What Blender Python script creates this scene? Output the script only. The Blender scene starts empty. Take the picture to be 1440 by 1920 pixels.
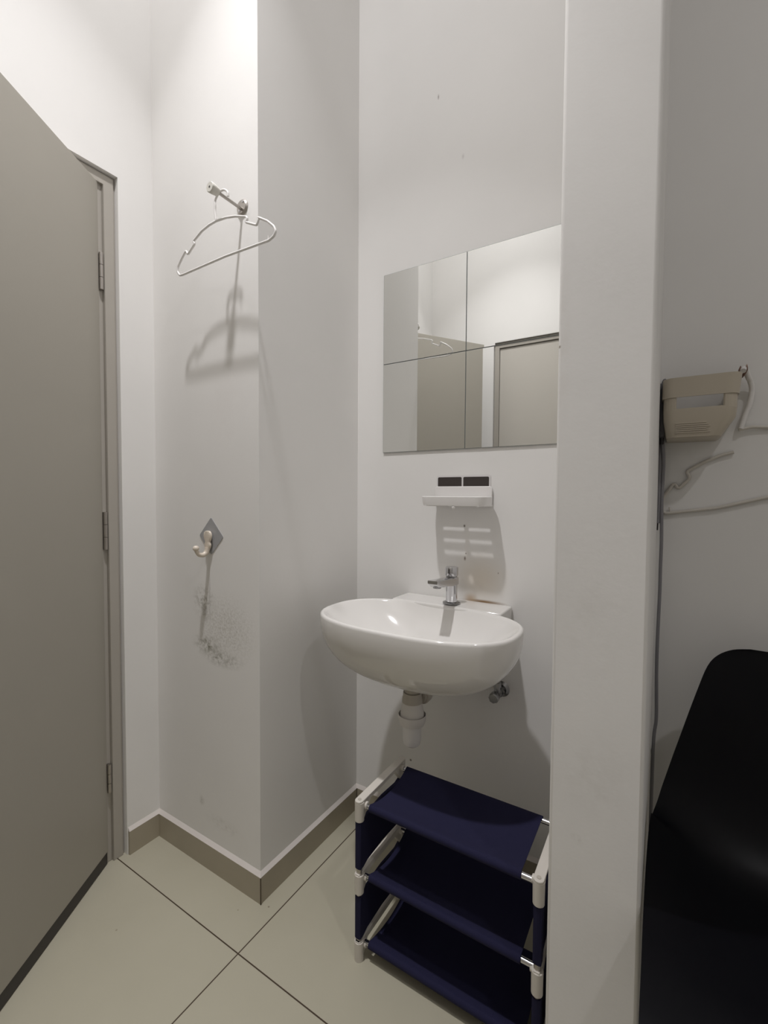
import bpy, bmesh, math, random
from mathutils import Vector, Matrix, Euler
random.seed(7)
S = bpy.context.scene
COL = S.collection
PI = math.pi

# ------------------------------------------------------------------ camera
cam_d = bpy.data.cameras.new('camera')
cam = bpy.data.objects.new('camera', cam_d)
COL.objects.link(cam)
cam_d.sensor_fit = 'HORIZONTAL'
cam_d.sensor_width = 36.0
cam_d.lens = 36.0 * 853.24 / 1440.0
cam_d.clip_start = 0.02
_r = Vector((0.84890894, 0.52850298, 0.00618148))
_u = Vector((-0.02455067, 0.02774639, 0.99931347))
_f = Vector((-0.52796863, 0.8484779, -0.03652926))
M = Matrix.Identity(4)
for i in range(3):
    M[i][0] = _r[i]; M[i][1] = _u[i]; M[i][2] = -_f[i]
M[2][3] = 1.16
cam.matrix_world = M
S.camera = cam

# ------------------------------------------------------------------ world, exposure, lamp strengths
w = bpy.data.worlds.new('world'); S.world = w; w.use_nodes = True
w.node_tree.nodes['Background'].inputs[0].default_value = (0.8, 0.85, 1.0, 1)
w.node_tree.nodes['Background'].inputs[1].default_value = 0.02
S.view_settings.view_transform = 'Standard'
S.view_settings.look = 'None'
S.view_settings.gamma = 1.0
S.view_settings.use_curve_mapping = False
S.view_settings.exposure = 0.0
LAMPS = [  # x, y, watts of open spill, watts of the 80-degree beam, radius, colour
    (-0.80, 0.38, 7.9, 7.7, 0.045, (1.0, 0.988, 1.005)),
    (1.05, -0.05, 7.4, 1.5, 0.045, (1.0, 0.985, 0.995)),
]
CEIL = 3.40

# ------------------------------------------------------------------ helpers
def mat(name, col, rough=0.6, metal=0.0, bump=0.0, bscale=60.0, coat=0.0, spec=0.5, var=0.0, vscale=4.0):
    m = bpy.data.materials.new(name); m.use_nodes = True
    nt = m.node_tree; b = nt.nodes['Principled BSDF']
    b.inputs['Base Color'].default_value = (*col, 1)
    b.inputs['Roughness'].default_value = rough
    b.inputs['Metallic'].default_value = metal
    b.inputs['Specular IOR Level'].default_value = spec
    if coat: b.inputs['Coat Weight'].default_value = coat; b.inputs['Coat Roughness'].default_value = 0.03
    tc = nt.nodes.new('ShaderNodeTexCoord')
    if var:
        n = nt.nodes.new('ShaderNodeTexNoise'); n.inputs['Scale'].default_value = vscale; n.inputs['Detail'].default_value = 5
        nt.links.new(tc.outputs['Object'], n.inputs['Vector'])
        r = nt.nodes.new('ShaderNodeMapRange')
        r.inputs['From Min'].default_value = 0.3; r.inputs['From Max'].default_value = 0.7
        r.inputs['To Min'].default_value = 1 - var; r.inputs['To Max'].default_value = 1 + var
        nt.links.new(n.outputs['Fac'], r.inputs['Value'])
        mx = nt.nodes.new('ShaderNodeVectorMath'); mx.operation = 'SCALE'
        mx.inputs[0].default_value = col
        nt.links.new(r.outputs['Result'], mx.inputs['Scale'])
        nt.links.new(mx.outputs['Vector'], b.inputs['Base Color'])
    if bump:
        n = nt.nodes.new('ShaderNodeTexNoise'); n.inputs['Scale'].default_value = bscale; n.inputs['Detail'].default_value = 4
        nt.links.new(tc.outputs['Object'], n.inputs['Vector'])
        bp = nt.nodes.new('ShaderNodeBump'); bp.inputs['Strength'].default_value = bump; bp.inputs['Distance'].default_value = 0.002
        nt.links.new(n.outputs['Fac'], bp.inputs['Height'])
        nt.links.new(bp.outputs['Normal'], b.inputs['Normal'])
    return m

def add_stains_and_shade(m, blobs):
    """soft dirt marks and painted shadows fixed to places on a wall: (x, y, z, rx, ry, rz, strength, colour, noise scale)"""
    nt = m.node_tree; b = nt.nodes['Principled BSDF']
    src = b.inputs['Base Color'].links[0].from_socket if b.inputs['Base Color'].is_linked else None
    base = tuple(b.inputs['Base Color'].default_value)
    geo = nt.nodes.new('ShaderNodeNewGeometry')
    for (x, y, z, rx, ry, rz, st, colr, ns) in blobs:
        sub = nt.nodes.new('ShaderNodeVectorMath'); sub.operation = 'SUBTRACT'
        nt.links.new(geo.outputs['Position'], sub.inputs[0]); sub.inputs[1].default_value = (x, y, z)
        dv = nt.nodes.new('ShaderNodeVectorMath'); dv.operation = 'DIVIDE'
        nt.links.new(sub.outputs[0], dv.inputs[0]); dv.inputs[1].default_value = (rx, ry, rz)
        ln = nt.nodes.new('ShaderNodeVectorMath'); ln.operation = 'LENGTH'
        nt.links.new(dv.outputs[0], ln.inputs[0])
        mr = nt.nodes.new('ShaderNodeMapRange'); mr.interpolation_type = 'SMOOTHSTEP'
        mr.inputs['From Min'].default_value = 1.0; mr.inputs['From Max'].default_value = 0.0
        mr.inputs['To Min'].default_value = 0.0; mr.inputs['To Max'].default_value = st
        nt.links.new(ln.outputs['Value'], mr.inputs['Value'])
        fac = mr.outputs['Result']
        if ns:
            n = nt.nodes.new('ShaderNodeTexNoise'); n.inputs['Scale'].default_value = ns; n.inputs['Detail'].default_value = 6
            n.inputs['Roughness'].default_value = 0.7
            nt.links.new(geo.outputs['Position'], n.inputs['Vector'])
            r2 = nt.nodes.new('ShaderNodeMapRange'); r2.inputs['From Min'].default_value = 0.42; r2.inputs['From Max'].default_value = 0.68
            nt.links.new(n.outputs['Fac'], r2.inputs['Value'])
            mm = nt.nodes.new('ShaderNodeMath'); mm.operation = 'MULTIPLY'
            nt.links.new(fac, mm.inputs[0]); nt.links.new(r2.outputs['Result'], mm.inputs[1])
            fac = mm.outputs[0]
        mix = nt.nodes.new('ShaderNodeMix'); mix.data_type = 'RGBA'
        nt.links.new(fac, mix.inputs['Factor'])
        if src: nt.links.new(src, mix.inputs['A'])
        else: mix.inputs['A'].default_value = base
        mix.inputs['B'].default_value = (*colr, 1)
        src = mix.outputs['Result']
    nt.links.new(src, b.inputs['Base Color'])

class MB:
    def __init__(s): s.bm = bmesh.new()
    def box(s, x0, y0, z0, x1, y1, z1):
        v = [s.bm.verts.new(p) for p in ((x0,y0,z0),(x1,y0,z0),(x1,y1,z0),(x0,y1,z0),(x0,y0,z1),(x1,y0,z1),(x1,y1,z1),(x0,y1,z1))]
        for f in ((3,2,1,0),(4,5,6,7),(0,1,5,4),(1,2,6,5),(2,3,7,6),(3,0,4,7)): s.bm.faces.new([v[i] for i in f])
        return s
    def prism(s, pts, d0, d1, axis='z'):
        """pts: 2-D outline, extruded from d0 to d1 along axis (z: pts=xy, y: pts=xz, x: pts=yz)"""
        def P(p, d):
            return {'z': (p[0], p[1], d), 'y': (p[0], d, p[1]), 'x': (d, p[0], p[1])}[axis]
        a = [s.bm.verts.new(P(p, d0)) for p in pts]; b = [s.bm.verts.new(P(p, d1)) for p in pts]
        n = len(pts)
        s.bm.faces.new(a[::-1]); s.bm.faces.new(b)
        for i in range(n): s.bm.faces.new((a[i], a[(i+1) % n], b[(i+1) % n], b[i]))
        return s
    def rings(s, rings, cap0=True, cap1=True, closed=True):
        R = [[s.bm.verts.new(p) for p in r] for r in rings]
        n = len(R[0])
        for a, b in zip(R, R[1:]):
            for i in range(n if closed else n - 1):
                s.bm.faces.new((a[i], a[(i+1) % n], b[(i+1) % n], b[i]))
        if cap0: s.bm.faces.new(R[0][::-1])
        if cap1: s.bm.faces.new(R[-1])
        return s
    def tube(s, pts, r, seg=10, closed=False, rads=None, flat=1.0):
        P = [Vector(p) for p in pts]; n = len(P)
        T = []
        for i in range(n):
            if closed: t = P[(i+1) % n] - P[i-1]
            else: t = P[min(i+1, n-1)] - P[max(i-1, 0)]
            T.append(t.normalized())
        a = Vector((0, 0, 1)) if abs(T[0].z) < 0.9 else Vector((0, 1, 0))
        N = (a - T[0] * a.dot(T[0])).normalized()
        rings = []
        for i in range(n):
            N = (N - T[i] * N.dot(T[i])).normalized(); B = T[i].cross(N)
            rr = rads[i] if rads else r
            rings.append([P[i] + N * math.cos(2*PI*k/seg) * rr + B * math.sin(2*PI*k/seg) * rr * flat for k in range(seg)])
        if closed: s.rings(rings + [rings[0]], False, False); bmesh.ops.remove_doubles(s.bm, verts=s.bm.verts, dist=1e-6)
        else: s.rings(rings)
        return s
    def lathe(s, prof, c=(0, 0, 0), axis='z', seg=28):
        """prof: list of (radius, offset along axis)"""
        rings = []
        for r, h in prof:
            ring = []
            for k in range(seg):
                a = 2*PI*k/seg; x, y = r*math.cos(a), r*math.sin(a)
                p = {'z': (x, y, h), 'y': (x, h, y), 'x': (h, x, y)}[axis]
                ring.append((p[0]+c[0], p[1]+c[1], p[2]+c[2]))
            rings.append(ring)
        s.rings(rings)
        return s
    def build(s, name, m, parent=None, smooth=False, bevel=0.0, bseg=2, angle=40, subsurf=0):
        bmesh.ops.recalc_face_normals(s.bm, faces=s.bm.faces)
        me = bpy.data.meshes.new(name); s.bm.to_mesh(me); s.bm.free()
        me.materials.append(m)
        o = bpy.data.objects.new(name, me); COL.objects.link(o)
        if parent:
            o.parent = parent
            o.matrix_parent_inverse = parent_inv(parent)
        if bevel:
            md = o.modifiers.new('bevel', 'BEVEL'); md.width = bevel; md.segments = bseg; md.limit_method = 'ANGLE'; md.angle_limit = math.radians(35)
        if subsurf:
            md = o.modifiers.new('sub', 'SUBSURF'); md.levels = subsurf; md.render_levels = subsurf
        if smooth or bevel:
            for p in me.polygons: p.use_smooth = True
            me.set_sharp_from_angle(angle=math.radians(angle))
        return o

def parent_inv(p):
    L = Matrix.Identity(4); q = p
    chain = []
    while q: chain.append(q); q = q.parent
    Mw = Matrix.Identity(4)
    for q in reversed(chain): Mw = Mw @ q.matrix_parent_inverse @ q.matrix_basis
    return Mw.inverted()

def thing(name, loc, label, cat, group=None):
    o = bpy.data.objects.new(name, None); COL.objects.link(o); o.location = loc
    o.empty_display_size = 0.05
    return tag(o, label, cat, group)
def tag(o, label, cat, group=None):
    o['label'] = label; o['category'] = cat
    if group: o['group'] = group
    return o
def struct(o):
    o['kind'] = 'structure'; return o
def smoothpath(pts, n=6):
    """Catmull-Rom through the points"""
    P = [Vector(p) for p in pts]; out = []
    for i in range(len(P)-1):
        p0 = P[max(i-1, 0)]; p1 = P[i]; p2 = P[i+1]; p3 = P[min(i+2, len(P)-1)]
        for k in range(n):
            t = k/n
            out.append(0.5*((2*p1) + (p2-p0)*t + (2*p0-5*p1+4*p2-p3)*t*t + (3*p1-p0-3*p2+p3)*t**3))
    out.append(P[-1]); return out
def roundpath(pts, r, n=4):
    """polyline with rounded corners"""
    P = [Vector(p) for p in pts]; out = [P[0]]
    for i in range(1, len(P)-1):
        a, b, c = P[i-1], P[i], P[i+1]
        rr = min(r, (a-b).length*0.45, (c-b).length*0.45)
        s = b + (a-b).normalized()*rr; e = b + (c-b).normalized()*rr
        for k in range(n+1):
            t = k/n; out.append(s*(1-t)**2 + b*2*t*(1-t) + e*t*t)
    out.append(P[-1]); return out
def rrect(x0, y0, x1, y1, r, n=5):
    out = []
    for cx, cy, a0 in ((x1-r, y1-r, 0), (x0+r, y1-r, 90), (x0+r, y0+r, 180), (x1-r, y0+r, 270)):
        for k in range(n+1):
            a = math.radians(a0 + 90*k/n); out.append((cx+r*math.cos(a), cy+r*math.sin(a)))
    return out

# ------------------------------------------------------------------ materials
WALLC = (0.86, 0.845, 0.822)
m_wall = mat('wall_paint', WALLC, 0.75, bump=0.08, bscale=90, var=0.02, vscale=3)
m_wall_hook = mat('wall_paint_hook', WALLC, 0.75, bump=0.08, bscale=90, var=0.02, vscale=3)
m_wall_sink = mat('wall_paint_sink', WALLC, 0.7, bump=0.06, bscale=90, var=0.02, vscale=3)
m_wall_pillar = mat('wall_paint_pillar', WALLC, 0.8, bump=0.10, bscale=110, var=0.025, vscale=5)
m_ceiling = mat('ceiling_paint', (0.8, 0.79, 0.78), 0.9, bump=0.1)
m_skirt = mat('skirting_tile', (0.41, 0.365, 0.28), 0.45, var=0.04, vscale=8)
m_ledge = mat('skirting_ledge_paint', (0.74, 0.69, 0.65), 0.75, bump=0.3)
m_door = mat('door_laminate', (0.40, 0.375, 0.325), 0.42, var=0.02, vscale=2, bump=0.05, bscale=200)
m_door2 = mat('back_door_laminate', (0.56, 0.53, 0.48), 0.42, var=0.02, vscale=2)
m_frame = mat('door_frame_paint', (0.44, 0.41, 0.365), 0.35, var=0.015)
m_steel = mat('brushed_steel', (0.45, 0.42, 0.39), 0.35, 1.0)
m_chrome = mat('chrome', (0.62, 0.62, 0.64), 0.09, 1.0)
m_dkchrome = mat('dull_chrome', (0.30, 0.30, 0.30), 0.22, 1.0)
m_ceramic = mat('ceramic', (0.765, 0.745, 0.715), 0.08, coat=0.3, spec=0.5)
m_mirror = mat('mirror_glass', (0.86, 0.865, 0.845), 0.015, 1.0)
m_mirror_edge = mat('mirror_edge', (0.25, 0.27, 0.26), 0.3)
m_white = mat('white_plastic', (0.84, 0.82, 0.80), 0.3)
m_offwhite = mat('offwhite_plastic', (0.66, 0.62, 0.56), 0.35)
m_cream = mat('cream_plastic', (0.72, 0.64, 0.54), 0.3)
m_trap = mat('trap_plastic', (0.74, 0.71, 0.68), 0.35)
m_trap_grey = mat('trap_grey_plastic', (0.50, 0.46, 0.40), 0.4)
m_beige = mat('beige_plastic', (0.55, 0.49, 0.395), 0.38, var=0.02)
m_rib = mat('rib_plastic', (0.66, 0.59, 0.49), 0.35)
m_navy = mat('navy_fabric', (0.0135, 0.013, 0.042), 0.85, bump=0.35, bscale=900, spec=0.25)
m_black = mat('black_plastic', (0.0025, 0.0025, 0.004), 0.42, spec=0.16)
m_blackwood = mat('chair_leg_black', (0.01, 0.008, 0.008), 0.5)
m_cable = mat('grey_cable', (0.24, 0.235, 0.25), 0.5)
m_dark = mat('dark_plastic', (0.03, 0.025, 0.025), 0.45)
m_pad = mat('dark_adhesive_pad', (0.045, 0.036, 0.032), 0.5, bump=0.2, bscale=400)
m_diamond = mat('grey_backing_plate', (0.40, 0.40, 0.41), 0.25)
m_grout = mat('grout', (0.08, 0.06, 0.04), 0.9)
m_sticker = mat('clear_backing', (0.80, 0.78, 0.77), 0.3)
m_brass = mat('bronze_tip', (0.22, 0.14, 0.11), 0.35, 0.8)

add_stains_and_shade(m_wall_hook, [
    (-1.185, 0.885, 0.70, 0.085, 1, 0.042, 1.0, (0.16, 0.15, 0.09), 60),
    (-1.12, 0.885, 0.67, 0.12, 1, 0.035, 0.9, (0.18, 0.17, 0.12), 100),
    (-1.20, 0.885, 0.83, 0.07, 1, 0.07, 0.8, (0.24, 0.22, 0.17), 90),
    (-1.10, 0.885, 0.76, 0.17, 1, 0.14, 0.55, (0.30, 0.27, 0.20), 140),
    (-1.19, 0.885, 0.80, 0.022, 1, 0.04, 0.9, (0.25, 0.23, 0.20), 25),
    (-1.172, 0.885, 0.86, 0.006, 1, 0.12, 0.30, (0.30, 0.28, 0.25), 0),  # cast shadow of the wall hook, painted as a faint streak
    (-1.22, 0.885, 0.20, 0.02, 1, 0.02, 0.5, (0.25, 0.23, 0.18), 40),
    (-1.12, 0.885, 0.16, 0.12, 1, 0.03, 0.25, (0.35, 0.32, 0.26), 60),
    (-1.07, 0.885, 1.40, 0.16, 1, 0.30, 0.10, (0.5, 0.42, 0.40), 6),  # soft shadow of the hanger put into the wall colour
])
add_stains_and_shade(m_wall_sink, [
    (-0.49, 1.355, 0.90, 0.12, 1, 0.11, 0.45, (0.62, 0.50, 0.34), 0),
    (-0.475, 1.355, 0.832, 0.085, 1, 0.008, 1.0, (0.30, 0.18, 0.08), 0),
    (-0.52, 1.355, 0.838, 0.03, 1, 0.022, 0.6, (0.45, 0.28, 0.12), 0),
    (-0.543, 1.355, 1.065, 0.005, 1, 0.007, 1.0, (0.12, 0.09, 0.07), 0),
    (-0.540, 1.355, 0.962, 0.005, 1, 0.010, 1.0, (0.14, 0.09, 0.06), 0),
    (-0.537, 1.355, 0.978, 0.004, 1, 0.004, 1.0, (0.14, 0.09, 0.06), 0),
    (-0.535, 1.355, 1.0, 0.012, 1, 0.12, 0.25, (0.85, 0.8, 0.74), 0),
    (-0.432, 1.355, 0.925, 0.003, 1, 0.004, 0.7, (0.2, 0.12, 0.08), 0),
    (-0.649, 1.355, 2.426, 0.004, 1, 0.012, 0.8, (0.3, 0.25, 0.24), 0),
    (-0.563, 1.355, 2.21, 0.006, 1, 0.012, 0.3, (0.3, 0.25, 0.24), 0),
    (-0.7287, 1.355, 0.2495, 0.006, 1, 0.006, 1.0, (0.10, 0.05, 0.03), 0),
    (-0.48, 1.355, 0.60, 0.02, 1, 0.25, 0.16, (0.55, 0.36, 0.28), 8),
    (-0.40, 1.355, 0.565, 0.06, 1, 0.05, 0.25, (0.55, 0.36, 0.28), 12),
    (-0.0185, 1.355, 0.50, 0.004, 1, 0.012, 1.0, (0.05, 0.04, 0.03), 0),
])
add_stains_and_shade(m_wall_pillar, [
    (-0.12, 0.84, 0.56, 0.02, 1, 0.014, 0.35, (0.42, 0.38, 0.33), 40),
    (-0.10, 0.84, 0.68, 0.09, 1, 0.10, 0.14, (0.45, 0.40, 0.34), 25),
    (-0.11, 0.84, 0.95, 0.10, 1, 0.16, 0.12, (0.45, 0.40, 0.34), 20),
    (-0.16, 0.84, 1.42, 0.02, 1, 0.20, 0.10, (0.5, 0.42, 0.32), 15),
    (-0.166, 0.84, 1.42, 0.004, 1, 0.004, 0.8, (0.2, 0.15, 0.1), 0),
])

# floor tiles 0.6 m, grout lines through (-0.893, 0.750)
m_floor = mat('floor_tile', (0.50, 0.475, 0.405), 0.42, spec=0.4)
nt = m_floor.node_tree; b = nt.nodes['Principled BSDF']
geo = nt.nodes.new('ShaderNodeNewGeometry'); sep = nt.nodes.new('ShaderNodeSeparateXYZ')
nt.links.new(geo.outputs['Position'], sep.inputs[0])
def mth(op, a, bb=None, c=None):
    n = nt.nodes.new('ShaderNodeMath'); n.operation = op
    for i, v in enumerate((a, bb, c)):
        if v is None: continue
        if isinstance(v, (int, float)): n.inputs[i].default_value = v
        else: nt.links.new(v, n.inputs[i])
    return n.outputs[0]
dx = mth('PINGPONG', mth('ADD', sep.outputs['X'], 0.893 + 6.0), 0.3)
dy = mth('PINGPONG', mth('ADD', sep.outputs['Y'], -0.750 + 6.0), 0.3)
line = mth('LESS_THAN', mth('MINIMUM', dx, dy), 0.0016)
nz = nt.nodes.new('ShaderNodeTexNoise'); nz.inputs['Scale'].default_value = 6; nz.inputs['Detail'].default_value = 6
nt.links.new(geo.outputs['Position'], nz.inputs['Vector'])
cr = nt.nodes.new('ShaderNodeMix'); cr.data_type = 'RGBA'
cr.inputs['A'].default_value = (0.41, 0.383, 0.295, 1); cr.inputs['B'].default_value = (0.46, 0.432, 0.338, 1)
nt.links.new(nz.outputs['Fac'], cr.inputs['Factor'])
mx = nt.nodes.new('ShaderNodeMix'); mx.data_type = 'RGBA'
nt.links.new(line, mx.inputs['Factor']); nt.links.new(cr.outputs['Result'], mx.inputs['A'])
mx.inputs['B'].default_value = (0.06, 0.04, 0.025, 1)
nt.links.new(mx.outputs['Result'], b.inputs['Base Color'])
bp = nt.nodes.new('ShaderNodeBump'); bp.inputs['Strength'].default_value = 0.6; bp.inputs['Distance'].default_value = 0.002; bp.invert = True
nt.links.new(line, bp.inputs['Height']); nt.links.new(bp.outputs['Normal'], b.inputs['Normal'])
add_stains_and_shade(m_floor, [
    (-1.216, 0.62, 0, 0.004, 0.004, 1, 0.8, (0.2, 0.15, 0.1), 0),
    (-0.99, 0.832, 0, 0.003, 0.003, 1, 0.8, (0.2, 0.15, 0.1), 0),
    (-0.925, 0.885, 0, 0.004, 0.004, 1, 0.9, (0.15, 0.1, 0.08), 0),
    (-0.64, 0.905, 0, 0.003, 0.003, 1, 0.8, (0.2, 0.15, 0.1), 0),
])

# ------------------------------------------------------------------ room shell
HW, CF, DW, SW = 0.885, -0.957, -1.445, 1.355      # hook wall y, column face x, door wall x, sink wall y
BW, RW, BW2 = -0.25, 1.75, -1.6                      # back wall y (left part), right wall x, back wall y (right part)
PX0, PX1, PY = -0.168, -0.021, 0.84                  # stub wall (pillar)
struct(MB().box(-3.0, -1.8, -0.1, RW+0.1, SW+0.1, 0.0).build('floor', m_floor))
struct(MB().box(-3.0, -1.8, CEIL, RW+0.1, SW+0.1, CEIL+0.1).build('ceiling', m_ceiling))
# door wall with the opening y -0.20 .. 0.775, top 2.12
dwl = MB().box(DW-0.14, 0.775, 0, DW, HW+0.05, CEIL).box(DW-0.14, -0.215, 2.122, DW, 0.775, CEIL).box(DW-0.14, BW-0.05, 0, DW, -0.215, CEIL)
struct(dwl.build('wall_left', m_wall))
struct(MB().box(DW-0.14, HW, 0, CF, SW+0.1, CEIL).build('wall_column', m_wall_hook))
struct(MB().box(CF-0.02, SW, 0, RW+0.1, SW+0.1, CEIL).build('wall_sink', m_wall_sink))
pil = struct(MB().box(PX0, PY, 0, PX1, SW+0.02, CEIL).build('wall_pillar', m_wall_pillar, bevel=0.006, bseg=3))
struct(MB().box(RW, -1.8, 0, RW+0.1, SW+0.1, CEIL).build('wall_right', m_wall))
# back wall: with a second doorway x -0.985..-0.065 (only seen in the mirror)
BX0, BX1, BT = -0.985, -0.06, 2.163
struct(MB().box(DW-0.14, BW-0.12, 0, BX0, BW, CEIL).box(BX0, BW-0.12, BT, BX1, BW, CEIL).box(BX1, BW-0.12, 0, 0.22, BW, CEIL)
       .box(0.10, BW2, 0, 0.22, BW-0.12, CEIL).build('wall_back', m_wall))
struct(MB().box(0.10, BW2-0.12, 0, RW+0.1, BW2, CEIL).build('wall_rear', m_wall))
# unlit hallway beyond the open door, its darkness put into the wall colour
m_hall = mat('hall_dark', (0.06, 0.06, 0.055), 0.9)
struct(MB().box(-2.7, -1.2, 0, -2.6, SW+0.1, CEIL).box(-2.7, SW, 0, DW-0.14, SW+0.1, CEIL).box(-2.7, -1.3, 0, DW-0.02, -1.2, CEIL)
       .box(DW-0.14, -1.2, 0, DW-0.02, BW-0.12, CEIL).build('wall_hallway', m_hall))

# skirting: tile 0.077 high, 8 mm thick with a sloping painted ledge above
def skirt(name, p0, p1, n, e0=0.0, e1=0.0):
    """tile from p0 to p1 on a wall whose room normal is n; e0/e1 lengthen the front edge at a corner"""
    p0 = Vector(p0); p1 = Vector(p1); n = Vector(n); t = (p1-p0).normalized(); th = 0.008; h = 0.077
    a0, a1 = p0, p1; b0, b1 = p0 + n*th - t*e0, p1 + n*th + t*e1
    root = MB(); bm = root.bm
    def V(p, z): return bm.verts.new((p.x, p.y, z))
    v = [V(a0, 0), V(a1, 0), V(b1, 0), V(b0, 0), V(a0, h), V(a1, h), V(b1, h), V(b0, h)]
    for f in ((3,2,1,0),(4,5,6,7),(0,1,5,4),(1,2,6,5),(2,3,7,6),(3,0,4,7)): bm.faces.new([v[i] for i in f])
    o = struct(root.build(name, m_skirt))
    l = MB(); bm = l.bm
    v = [V(a0, h), V(a1, h), V(b1, h), V(b0, h), V(a0, h+0.012), V(a1, h+0.012)]
    bm.faces.new((v[3], v[2], v[5], v[4])); bm.faces.new((v[0], v[4], v[5], v[1])); bm.faces.new((v[0], v[1], v[2], v[3]))
    bm.faces.new((v[0], v[3], v[4])); bm.faces.new((v[1], v[5], v[2]))
    l.build('ledge', m_ledge, o)
    return o
skirt('baseboard_left', (DW, 0.778, 0), (DW, HW, 0), (1, 0, 0), 0, -0.008)
skirt('baseboard_hook', (DW, HW, 0), (CF, HW, 0), (0, -1, 0), -0.008, 0.008)
skirt('baseboard_column', (CF, HW, 0), (CF, SW, 0), (1, 0, 0), 0.008, -0.008)
skirt('baseboard_sink', (CF, SW, 0), (PX0, SW, 0), (0, -1, 0), -0.008, 0)
skirt('baseboard_recess', (PX1, SW, 0), (RW, SW, 0), (0, -1, 0), 0, 0)
skirt('baseboard_pillar', (PX0, PY, 0), (PX1, PY, 0), (0, -1, 0), 0.0, 0.0)
# grout joints of the skirting corners
j = MB().box(CF+0.0072, HW-0.0088, 0.0, CF+0.0102, HW-0.0072, 0.0768)
struct(j.build('trim_1', m_grout))
struct(MB().box(CF+0.008, SW-0.0095, 0.0, CF+0.0098, SW-0.0078, 0.0768).build('trim_2', m_grout))

# ------------------------------------------------------------------ open door and its frame (left)
fr = MB()
def frame_prof(o):      # cross-section of a jamb, o = outward(+)/inward direction along the wall
    return [(-1.457, 0.768), (-1.457, 0.7385), (-1.4665, 0.7385), (-1.4665, 0.7225), (-1.478, 0.7225), (-1.478, 0.7120), (-1.560, 0.7120), (-1.560, 0.7745), (-1.463, 0.7745), (-1.463, 0.768)]
p = frame_prof(1)
YI0, YI1, ZI = 0.712, -0.152, 2.059           # inner faces of the opening
fr.rings([[(x, y, 0.0) for x, y in p], [(x, y, ZI + (y-YI0)) for x, y in p],
          [(x, YI1 - (y-YI0), ZI + (y-YI0)) for x, y in p], [(x, YI1 - (y-YI0), 0.0) for x, y in p]])
door = thing('door_1', (-1.4615, 0.7245, 0), 'grey-beige flush door standing ajar in the left wall', 'door')
del door['label'], door['category']; struct(door)
fo = fr.build('door_frame', m_frame, door, bevel=0.0015)
d = Vector((0.546, -0.8378, 0)); nrm = Vector((0.8378, 0.546, 0))
H0 = Vector((-1.4605, 0.7235, 0)); W = 0.887
lf = MB(); bm = lf.bm
c = [H0, H0 + d*W, H0 + d*W - nrm*0.038, H0 - nrm*0.038]
lf.prism([(q.x, q.y) for q in c], 0.041, 2.086)
leaf = lf.build('door_leaf', m_door, door, bevel=0.001)
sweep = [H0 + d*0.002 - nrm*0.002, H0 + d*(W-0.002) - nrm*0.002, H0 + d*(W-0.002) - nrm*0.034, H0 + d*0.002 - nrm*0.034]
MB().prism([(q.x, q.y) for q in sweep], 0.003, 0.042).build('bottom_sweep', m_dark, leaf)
hb = H0 + d*(W-0.06)
lv = MB()
lv.lathe([(0.0, 0), (0.026, 0), (0.026, 0.008), (0.010, 0.010), (0.010, 0.045), (0.0, 0.045)], (0, 0, 0), 'y', 24)
lv.tube([(0, 0.045, 0), (-0.03, 0.05, 0), (-0.12, 0.05, 0)], 0.009, 12)
hnd = lv.build('lever_handle', m_steel, None, smooth=True)
ang = math.atan2(nrm.y, nrm.x) - PI/2
hnd.parent = leaf; hnd.matrix_parent_inverse = parent_inv(door)
hnd.matrix_basis = Matrix.Translation((hb.x, hb.y, 1.0)) @ Matrix.Rotation(ang, 4, 'Z')
for z0, z1 in ((1.772, 1.882), (0.988, 1.104), (0.226, 0.316)):
    h = MB(); hx, hy = -1.4585, 0.7300
    k = 3; L = (z1-z0)/k
    for i in range(k): h.lathe([(0.0, z0+i*L), (0.0058, z0+i*L+0.0006), (0.0058, z0+(i+1)*L-0.0006), (0.0, z0+(i+1)*L)], (hx, hy, 0), 'z', 16)
    h.box(-1.4672, 0.7235, z0, -1.4655, 0.7345, z1)
    h.build('hinge', m_steel, door, smooth=True)

# closed door in the back wall (seen in the mirror)
d2 = bpy.data.objects.new('door_2', None); COL.objects.link(d2); d2.location = (BX0, BW, 0); struct(d2)
f2 = MB()
y0 = BW - 0.012
f2.box(BX0+0.004, BW-0.11, 0, BX0+0.034, y0, BT-0.004).box(BX1-0.034, BW-0.11, 0, BX1-0.004, y0, BT-0.004).box(BX0+0.034, BW-0.11, BT-0.036, BX1-0.034, y0, BT-0.004)
f2.build('door_frame', m_frame, d2, bevel=0.002)
MB().box(BX0+0.037, BW-0.060, 0.012, BX1-0.037, BW-0.020, BT-0.040).build('door_leaf', m_door2, d2, bevel=0.0015)
k2 = MB(); k2.lathe([(0.0, 0), (0.026, 0), (0.026, 0.008), (0.010, 0.010), (0.010, 0.04), (0.0, 0.04)], (BX1-0.11, BW-0.020, 1.0), 'y', 24)
k2.tube([(BX1-0.11, BW+0.017, 1.0), (BX1-0.14, BW+0.021, 1.0), (BX1-0.23, BW+0.021, 1.0)], 0.009, 12)
k2.build('lever_handle', m_steel, d2, smooth=True)

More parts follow.
